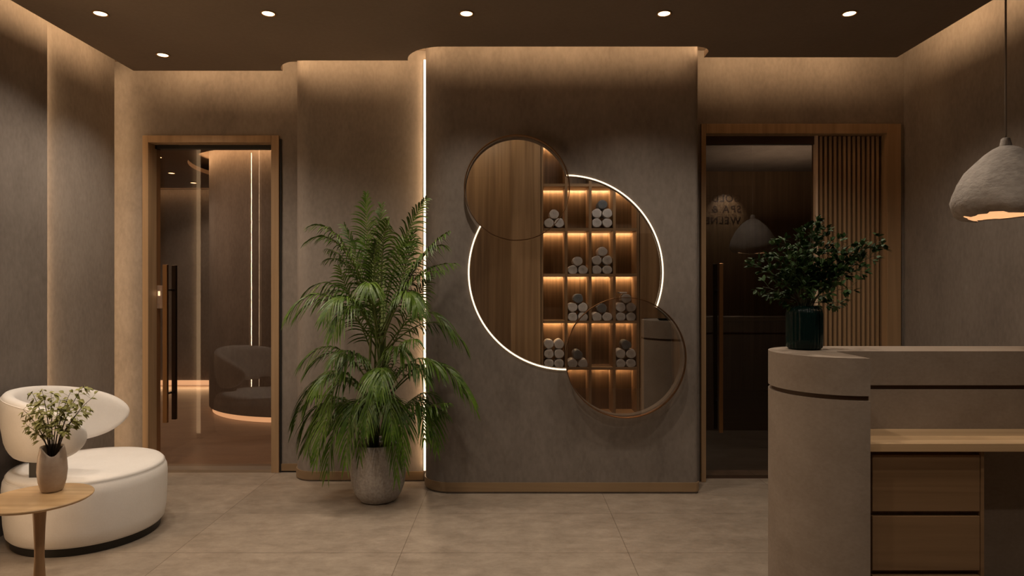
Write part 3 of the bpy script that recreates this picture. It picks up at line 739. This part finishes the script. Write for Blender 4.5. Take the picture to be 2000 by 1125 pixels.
# ------------------------------------------------------------------ armchair
AX, AY = -2.44, 3.75
ch = thing('armchair', 'white upholstered round lounge chair with curved back shell at the left', 'armchair', (AX, AY, 0))
def superr(a): return 0.975+0.03*math.cos(2*(a-2.3))
bm = B(); add_lathe(bm, [(0.001, 0.0), (0.385, 0.0), (0.385, 0.045), (0.001, 0.045)], AX, AY, 72, fn=lambda a, r, z: (r*superr(a), z)); obj('plinth', bm, 'blackmetal', ch, auto=True)
prof = [(0.001, 0.045), (0.395, 0.045), (0.408, 0.06), (0.417, 0.12), (0.422, 0.22), (0.424, 0.31), (0.420, 0.345), (0.410, 0.365)]
bm = B(); add_lathe(bm, prof, AX, AY, 96, fn=lambda a, r, z: (r*superr(a), z)); obj('seat_base', bm, 'boucle', ch, smooth=True)
prof = [(0.4095, 0.3655), (0.405, 0.371), (0.408, 0.377), (0.395, 0.39), (0.36, 0.398), (0.2, 0.405), (0.001, 0.408)]
bm = B(); add_lathe(bm, prof, AX, AY, 96, fn=lambda a, r, z: (r*superr(a), z)); obj('seat_cushion', bm, 'boucle', ch, smooth=True)
# back shell
SX, SY = -2.435, 3.765
A0, A1 = math.radians(-60), math.radians(-270)    # front tip round the left side to the far tip
bm = B(); NA, NC = 72, 24; rings = []
def shell(t):
    s = abs(2*t-1); e = math.sqrt(max(0.0, 1-s**9)); far = t > 0.5
    zlo = (0.455 if far else 0.475) + (0.07 if far else 0.03)*s**5
    zhi = 0.83 - (0.135 if far else 0.10)*s**2.0
    return s, e, zlo, zhi
for i in range(NA+1):
    t = 0.5-0.5*math.cos(PI*i/NA); a = A0+(A1-A0)*t
    s, e, zlo, zhi = shell(t)
    mid = 0.62*(zlo+zhi)/1.24 ; hh = (zhi-zlo)/2*max(e, 0.03); th = 0.045*max(e, 0.10)
    mid = (zlo+zhi)/2
    R0 = 0.372
    ring = []
    for k in range(NC):
        u = 2*PI*k/NC
        cu_, su_ = math.cos(u), math.sin(u)
        dz = hh*math.copysign(abs(su_)**0.55, su_); dr = th*math.copysign(abs(cu_)**0.7, cu_)
        f = (dz/((zhi-zlo)/2)); flare = 0.012*f
        rr = R0+dr+flare - 0.03*max(0, -f)**2*0.8
        ring.append(bm.verts.new((SX+rr*math.cos(a), SY+rr*math.sin(a), mid+dz)))
    rings.append(ring)
for a_, b_ in zip(rings[:-1], rings[1:]):
    for k in range(NC): bm.faces.new((a_[k], a_[(k+1) % NC], b_[(k+1) % NC], b_[k]))
bm.faces.new(list(reversed(rings[0]))); bm.faces.new(rings[-1])
bk = obj('backrest', bm, 'boucle', ch, smooth=True)
bm = B()
for i in range(3, NA-2, 1): pass
pipe = []
for i in range(15, NA-14):
    t = 0.5-0.5*math.cos(PI*i/NA); a = A0+(A1-A0)*t; s, e, zlo, zhi = shell(t)
    hh = (zhi-zlo)/2*e; mid = (zlo+zhi)/2; rr = 0.372+0.045*e*0.74+0.008
    pipe.append((SX+rr*math.cos(a), SY+rr*math.sin(a), mid+hh*0.87))
add_tube(bm, pipe, 0.0035, 6); obj('piping', bm, 'boucle', bk, smooth=True)
for ang in (-104, 180):
    a = math.radians(ang); x, y = SX+0.30*math.cos(a), SY+0.30*math.sin(a)
    bm = B(); add_box(bm, x-0.045, x+0.045, y-0.04, y+0.04, 0.395, 0.50); obj('back_bracket', bm, 'blackmetal', ch, bevel=0.003)
vlamp('slab_strip', -2.90, 2.85, 0.1, 2.9, (1, 0.35, 0), 10)

# ------------------------------------------------------------------ side table with vase
TX, TY, TZ, TR = -2.04, 2.80, 0.50, 0.205
tb = thing('side_table', 'small round oak side table on a waisted leg in front of the chair', 'side table', (TX, TY, 0))
bm = B(); add_lathe(bm, [(0.001, TZ-0.014), (TR-0.012, TZ-0.014), (TR-0.002, TZ-0.007), (TR, TZ-0.003), (TR-0.002, TZ), (0.001, TZ)], TX, TY, 96); obj('tabletop', bm, 'tabletop', tb, auto=True)
bm = B(); add_lathe(bm, [(0.03, TZ-0.014), (0.027, 0.46), (0.022, 0.38), (0.0185, 0.28), (0.0185, 0.24), (0.022, 0.16), (0.030, 0.06), (0.034, 0.018)], TX+0.005, TY, 32); obj('leg', bm, 'tableleg', tb, smooth=True)
bm = B(); add_lathe(bm, [(0.13, 0.0), (0.13, 0.012), (0.04, 0.02), (0.001, 0.02)], TX, TY, 48); obj('foot_plate', bm, 'tableleg', tb, auto=True)
WX, WY = -2.04, 2.885
bv = thing('ceramic_vase', 'beige ceramic vase with a scooped rim on the small round table', 'vase', (WX, WY, TZ))
def scoop(a, r, z):
    k = max(0, (z-(TZ+0.13))/0.07)
    f = max(0, math.cos(a+0.95))**3
    return r, z - 0.040*f*min(1, k)
bm = B(); add_lathe(bm, [(0.001, TZ+0.001), (0.036, TZ+0.001), (0.043, TZ+0.008), (0.053, TZ+0.045), (0.058, TZ+0.09), (0.056, TZ+0.125), (0.053, TZ+0.16), (0.047, TZ+0.19), (0.045, TZ+0.20),
    (0.041, TZ+0.199), (0.043, TZ+0.185), (0.048, TZ+0.155), (0.052, TZ+0.12), (0.053, TZ+0.09), (0.048, TZ+0.045), (0.038, TZ+0.015), (0.001, TZ+0.012)], WX, WY, 64, fn=scoop); obj('vase_body', bm, 'vase_stone', bv, smooth=True)
sp = thing('leafy_sprigs', 'thin dark stems with small yellow-green leaves in the beige vase', 'plant', (WX, WY, TZ+0.02))
rnd = random.Random(21)
for (px, py) in ((45, 800), (62, 765), (82, 762), (100, 770), (118, 780), (138, 765), (165, 752), (182, 775), (160, 800), (75, 800), (52, 830)):
    dy = rnd.uniform(-0.06, 0.07); tip = pix(px, py, WY+dy)
    base = Vector((WX+rnd.uniform(-0.015, 0.015), WY+rnd.uniform(-0.015, 0.015), TZ+0.02)); neck = Vector((WX+(tip.x-WX)*0.16, WY+dy*0.2, TZ+0.19))
    c1 = Vector((WX+(tip.x-WX)*0.40, WY+dy*0.4, neck.z+(tip.z-neck.z)*0.6))
    bm = B(); add_tube(bm, [base, neck]+[bez(neck, c1, tip, i/7) for i in range(1, 8)], [0.0038, 0.0035]+[0.003-0.0022*i/7 for i in range(1, 8)], 5); st = obj('stem', bm, 'twig', sp, smooth=True)
    bm = B(); nn = 16
    for i in range(nn):
        t = 0.30+0.70*i/(nn-1); p = bez(neck, c1, tip, t); tg = (bez(neck, c1, tip, min(1, t+.02))-bez(neck, c1, tip, t-.02)).normalized()
        sd = tg.cross(Vector((rnd.uniform(-1, 1), rnd.uniform(-1, 1), rnd.uniform(-.3, .3)))).normalized()
        q = p+sd*rnd.uniform(0.004, 0.028)
        add_tube(bm, [p, q], 0.0007, 3, cap=False)
        for _ in range(3):
            add_leaf(bm, q, sd+tg*rnd.uniform(-.2, .8)+Vector((rnd.uniform(-.6, .6), rnd.uniform(-.6, .6), rnd.uniform(-.7, .3))), Vector((rnd.uniform(-.4, .4), rnd.uniform(-.8, 0), 1)), rnd.uniform(0.020, 0.033), rnd.uniform(0.011, 0.017), droop=0.35)
    obj('foliage', bm, 'light_leaf', st)

# ------------------------------------------------------------------ potted palm
QX, QY = -0.884, 4.30
pp = thing('potted_palm', 'large green palm in a grey stone pot beside the mirror wall', 'potted plant', (QX, QY, 0))
bm = B(); add_lathe(bm, [(0.001, 0.0), (0.095, 0.0), (0.118, 0.008), (0.150, 0.05), (0.172, 0.11), (0.182, 0.19), (0.181, 0.27), (0.172, 0.345), (0.167, 0.38), (0.157, 0.383), (0.152, 0.375), (0.155, 0.34), (0.001, 0.34)], QX, QY, 72); obj('pot', bm, 'pot', pp, smooth=True)
bm = B(); add_lathe(bm, [(0.001, 0.355), (0.08, 0.352), (0.154, 0.345)], QX, QY, 40); obj('soil', bm, 'soil', pp, smooth=True)
rnd = random.Random(11)
def frond(b, c, tip, lmax, npair, droop=0.5, face=None, yl=(3.75, 4.62)):
    """b, c, tip: Vectors"""
    stem = B(); N = 14
    pts = [bez(b, c, tip, i/N) for i in range(N+1)]
    add_tube(stem, pts, [0.006-0.0048*i/N for i in range(N+1)], 5)
    so = obj('frond', stem, 'palm_stem', pp, smooth=True)
    bm = B(); npair = max(12, int(0.8*sum((pts[i+1]-pts[i]).length for i in range(N))/0.0225))
    for i in range(npair):
        t = 0.22+0.78*(i+0.5)/npair
        p = bez(b, c, tip, t); tg = (bez(b, c, tip, min(1, t+0.015))-bez(b, c, tip, t-0.015)).normalized()
        upv = Vector((0, 0, 1)) if face is None else face
        s = tg.cross(upv)
        if s.length < 0.15: s = tg.cross(Vector((0.3, 1, 0)))
        s.normalize(); n = s.cross(tg).normalized()
        L = lmax*(0.45+0.55*math.sin(PI*min(1, (t-0.22)/0.78*0.95+0.12)))*rnd.uniform(0.88, 1.1)
        if t > 0.9: L *= 0.75
        for sg_ in (-1, 1):
            d = (s*sg_*(0.80-0.40*t) + tg*(0.50+0.45*t) + n*0.25 + Vector((rnd.uniform(-.14, .14), rnd.uniform(-.14, .14), rnd.uniform(-.14, .14)))).normalized()
            wdt = 0.0098; prev = None; wv = tg.cross(d).cross(d).normalized()
            for k in range(6):
                u = k/5; q = p + d*L*u - Vector((0, 0, 1))*droop*L*u*u
                q.y = min(max(q.y, yl[0]), 4.40 if q.x > -0.72 else yl[1])
                w_ = wdt*(0.35+0.65*math.sin(PI*min(1, u*0.8+0.15)))*(1 if k < 5 else 0.15)
                a_ = bm.verts.new(q-wv*w_/2); b2 = bm.verts.new(q+wv*w_/2)
                if prev: bm.faces.new((prev[0], prev[1], b2, a_))
                prev = (a_, b2)
    obj('leaflets', bm, 'palm_leaf', so)
# fronds: base px,py ; control px,py ; tip px,py ; tip depth offset
FR = [ # crown
 (740, 640, 712, 470, 716, 378, 0.00, 0.21, 'f'), (745, 640, 775, 470, 832, 388, -0.10, 0.20, 'f'), (738, 640, 690, 430, 606, 432, -0.15, 0.20, None),
 (738, 650, 700, 500, 640, 498, 0.05, 0.18, None), (748, 650, 800, 480, 868, 470, -0.20, 0.18, None), (742, 620, 745, 440, 760, 430, -0.30, 0.22, 'f'),
 (742, 650, 790, 520, 886, 505, -0.22, 0.19, None), (738, 660, 680, 520, 600, 560, -0.05, 0.21, None), (736, 680, 660, 540, 582, 610, -0.18, 0.21, None),
 (740, 680, 700, 540, 650, 650, -0.40, 0.21, None), (742, 670, 720, 520, 722, 560, -0.45, 0.20, None), (746, 670, 790, 520, 815, 600, -0.35, 0.20, None),
 (748, 690, 820, 560, 880, 650, -0.18, 0.19, None), (742, 680, 715, 540, 672, 440, 0.05, 0.21, 'f'), (744, 680, 790, 540, 808, 450, -0.05, 0.21, 'f'), (742, 650, 738, 500, 745, 400, 0.10, 0.21, 'f'), (740, 720, 690, 600, 660, 520, -0.10, 0.19, 'f'), (746, 720, 800, 600, 840, 540, -0.15, 0.19, 'f'), (744, 740, 720, 560, 735, 470, -0.2, 0.21, 'f'),
 (744, 600, 720, 460, 700, 470, 0.15, 0.20, 'f'), (746, 600, 790, 450, 800, 480, 0.12, 0.20, 'f'),
 # middle
 (738, 780, 680, 640, 600, 720, -0.15, 0.20, None), (740, 780, 700, 650, 650, 700, -0.35, 0.19, None), (744, 780, 760, 640, 790, 690, -0.30, 0.19, None),
 (748, 790, 830, 650, 903, 760, -0.22, 0.19, None), (746, 790, 800, 660, 860, 720, -0.28, 0.19, None), (736, 800, 650, 670, 598, 800, -0.10, 0.21, None),
 (738, 800, 680, 690, 640, 790, -0.30, 0.20, None), (742, 800, 735, 680, 730, 760, -0.45, 0.20, None),
 # low, drooping over the pot
 (736, 850, 640, 720, 606, 880, -0.12, 0.20, None), (738, 850, 670, 720, 640, 915, -0.24, 0.20, None), (740, 850, 690, 700, 676, 900, -0.34, 0.19, None),
 (742, 850, 725, 690, 715, 850, -0.40, 0.18, 'k'), (746, 850, 775, 700, 790, 900, -0.34, 0.19, None), (748, 850, 830, 715, 850, 870, -0.22, 0.19, None),
 (748, 850, 810, 740, 845, 800, 0.02, 0.18, None), (736, 850, 680, 740, 620, 800, 0.10, 0.18, None), (744, 850, 765, 690, 765, 860, -0.36, 0.17, 'k'),
 (738, 860, 660, 790, 600, 840, 0.0, 0.18, None), (744, 860, 800, 780, 870, 800, -0.18, 0.18, None),
]
FR2 = []
for q in FR:
    FR2.append(q)
    bx, by, kx, ky, tx, ty, dd, lm, fc = q
    if fc is None:
        j = rnd.uniform(-28, 28)
        FR2.append((bx, by, kx+j*0.6, ky+rnd.uniform(-25, 25), tx+j, ty+rnd.uniform(-35, 35), dd+rnd.uniform(-0.10, 0.14), lm*0.95, None))
for (bx, by, kx, ky, tx, ty, dd, lm, fc) in FR2:
    if fc is None:
        kx += (tx-bx)*0.12; tx += (tx-740)*0.02; ky -= 12; ty += 10
    if fc == 'k': fc = None
    dd = min(max(dd, -0.42), 0.2)
    b_ = pix(bx, by, QY+rnd.uniform(-0.05, 0.05)); D = QY+dd
    c_ = pix(kx, ky, QY+dd*0.45); t_ = pix(tx, ty, D)
    frond(b_, c_, t_, lm*(0.84 if fc is None else 0.9), 42 if fc is None else 34, droop=rnd.uniform(0.75, 1.05) if fc is None else 0.5, face=Vector((0, -1, 0.25)) if fc == 'f' else None)
for i in range(9):
    a = rnd.uniform(0, 2*PI); r = rnd.uniform(0.02, 0.07); x, y = QX+r*math.cos(a), QY+r*math.sin(a)
    h = rnd.uniform(0.75, 1.3); lean = rnd.uniform(-0.03, 0.05)
    bm = B(); add_tube(bm, [(x, y, 0.34), (x+lean*0.3, y, 0.34+h*0.4), (QX+lean+0.02*math.cos(a), QY+0.02*math.sin(a), 0.34+h)], [0.011, 0.009, 0.006], 7); obj('stem', bm, 'palm_stem', pp, smooth=True)

for o in bpy.data.objects:
    if '_org' in o: del o['_org']
